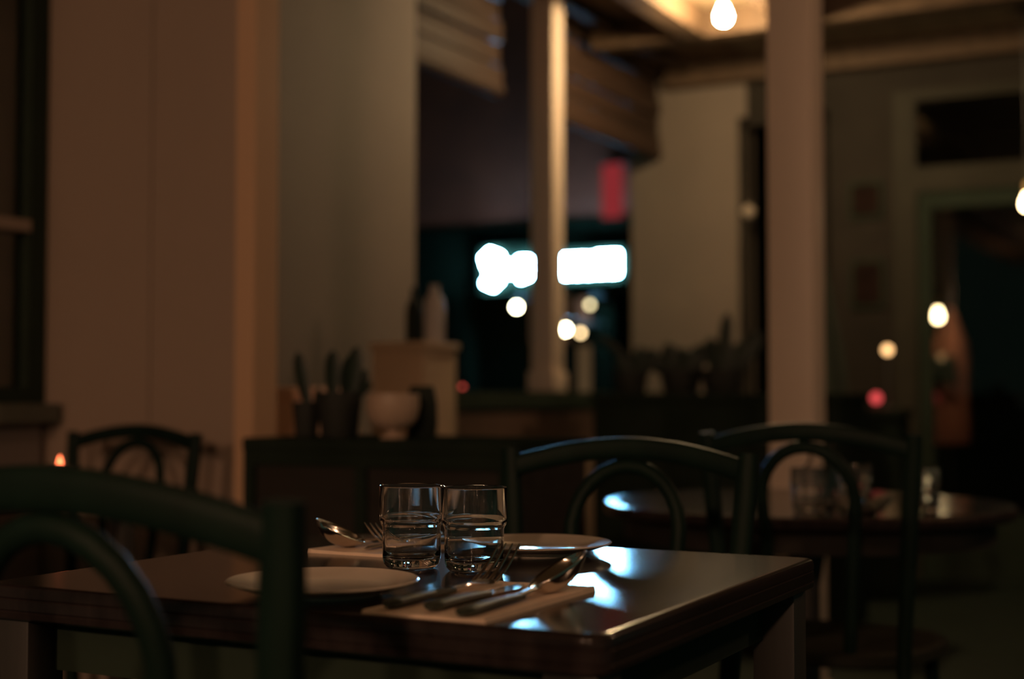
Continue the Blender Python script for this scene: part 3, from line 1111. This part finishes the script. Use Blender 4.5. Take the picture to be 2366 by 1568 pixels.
# ------------------------------------------------------------------ street and facade opposite
bxs('street', M['asphalt'], -22, -3.2, 4.8, 22, -0.2, -0.1, label='dark street outside the opening')
t = thing('shop_building', 'dark shop building across the street below brown upper storey', 'building', (-8.0, 15.0, -0.1))
bxo('wall', M['facade'], t, -9, 9, 0, 0.4, 3.0, 9.0)
bm = B()
box(bm, -9, 9, 0, 0.4, 0, 0.55)
box(bm, -9, 9, 0.3, 0.4, 0.55, 3.0)
for x in (-2.6, -0.55, 0.72, 1.35, 2.6, 4.5):
    box(bm, x - 0.12, x + 0.12, 0, 0.3, 0.55, 3.0)
obj('shopfront', bm, M['shopdark'], t, smooth=False)
bxo('fascia', M['shopdark'], t, -2.6, 3.2, -0.018, 0.0, 2.25, 3.0)
bxo('ledge', M['shopdark'], t, -9, 9, -0.018, 0.0, 3.0, 3.12)
for x0, x1, z0, z1, c, s in ((1.035, 1.175, 1.86, 2.16, (0.5, 0.3, 0.2), 0.28), (1.035, 1.185, 1.05, 1.62, (0.62, 0.37, 0.17), 0.12),
                             (0.62, 0.76, 1.24, 1.65, (0.5, 0.22, 0.13), 0.25), (0.42, 0.92, 1.66, 2.2, (0.36, 0.2, 0.11), 0.16)):
    bxo('lit_window', emat('window_glow', c, s), t, x0, x1, -0.018, -0.004, z0 + 0.02, z1 + 0.02)
bxs('wall_street_end', M['facade'], -17.5, -17.0, 4.8, 15.4, -0.1, 9, label='dark building closing the street')

# the sign : tube strokes on a dark board, unreadable shapes
def tube_path(bm, pts, r=0.022):
    sweep(bm, [(x, 0, z) for x, z in pts], r, r, ref=(0, 1, 0), seg=8)


sg = thing('lit_sign', 'bright blue-white illuminated sign left of the slim post', 'sign', (-7.53, 14.80, 2.15))
bm = B()
tube_path(bm, [(-0.36, 0.44), (-0.50, 0.50), (-0.58, 0.44), (-0.54, 0.33), (-0.42, 0.25), (-0.38, 0.16), (-0.46, 0.10), (-0.57, 0.15)], 0.028)
tube_path(bm, [(-0.52, 0.46), (-0.44, 0.38), (-0.50, 0.28), (-0.53, 0.17), (-0.42, 0.14)], 0.028)
tube_path(bm, [(-0.42, 0.30), (-0.2, 0.30), (-0.05, 0.31)], 0.034)
tube_path(bm, [(-0.44, 0.345), (-0.25, 0.335), (-0.08, 0.345)], 0.03)
tube_path(bm, [(-0.44, 0.255), (-0.25, 0.255), (-0.08, 0.25)], 0.03)
tube_path(bm, [(-0.12, 0.20), (-0.10, 0.40), (0.0, 0.40), (0.0, 0.20), (-0.10, 0.18)], 0.028)
obj('tubes', bm, M['sign'], sg)
bxo('backing', M['shopdark'], sg, -0.66, 0.08, 0.04, 0.18, 0.02, 0.58)
sg = thing('lit_sign', 'bright blue-white illuminated sign right of the slim post', 'sign', (-6.72, 14.80, 2.15))
bm = B()
for k in range(5):
    x0 = -0.335 + k * 0.142
    h = 0.405 if k < 2 else 0.42
    if k == 2:
        h = 0.40
    tube_path(bm, [(x0, 0.19), (x0, h), (x0 + 0.10, h), (x0 + 0.10, 0.19), (x0 + 0.01, 0.19)], 0.02)
    tube_path(bm, [(x0 + 0.02, 0.30), (x0 + 0.09, 0.30)], 0.02)
obj('tubes', bm, M['sign'], sg)
bxo('backing', M['shopdark'], sg, -0.40, 0.42, 0.04, 0.18, 0.10, 0.50)
sg = thing('red_banner', 'glowing red vertical banner on the building across the street', 'banner', (-6.47, 14.85, 2.88))
bxo('cloth', emat('red_banner_glow', (0.30, 0.028, 0.032), 0.75), sg, -0.12, 0.12, -0.02, 0.0, 0.10, 0.72)
bxo('rod', M['black'], sg, -0.15, 0.15, -0.03, 0.15, 0.72, 0.75)


def globe(label, x, y, z, col, st, r=0.035):
    t = thing('globe_lamp', label, 'lamp', (x, y, z), 0)
    bm = B()
    bmesh.ops.create_uvsphere(bm, u_segments=16, v_segments=10, radius=r)
    obj('globe', bm, emat('globe_glow', col, st), t)
    bm = B()
    sweep(bm, [(0, 0, r * 0.9), (0, 0, r + 0.06), (0, 14.978 - y, r + 0.10)], 0.008, 0.008, ref=(1, 0, 0), seg=8)
    obj('arm', bm, M['black'], t)


globe('bright round lamp below the left sign', -7.52, 14.5, 1.974, (1, 0.9, 0.55), 60)
globe('faint yellow round lamp below the right sign', -6.596, 14.5, 1.972, (0.9, 0.75, 0.4), 6, 0.03)
globe('bright round lamp lowest beside the slim post', -6.664, 14.0, 1.676, (1, 0.85, 0.5), 60, 0.038)
globe('amber round lamp just right of the lowest bright lamp', -6.62, 14.3, 1.65, (1, 0.7, 0.35), 9, 0.03)
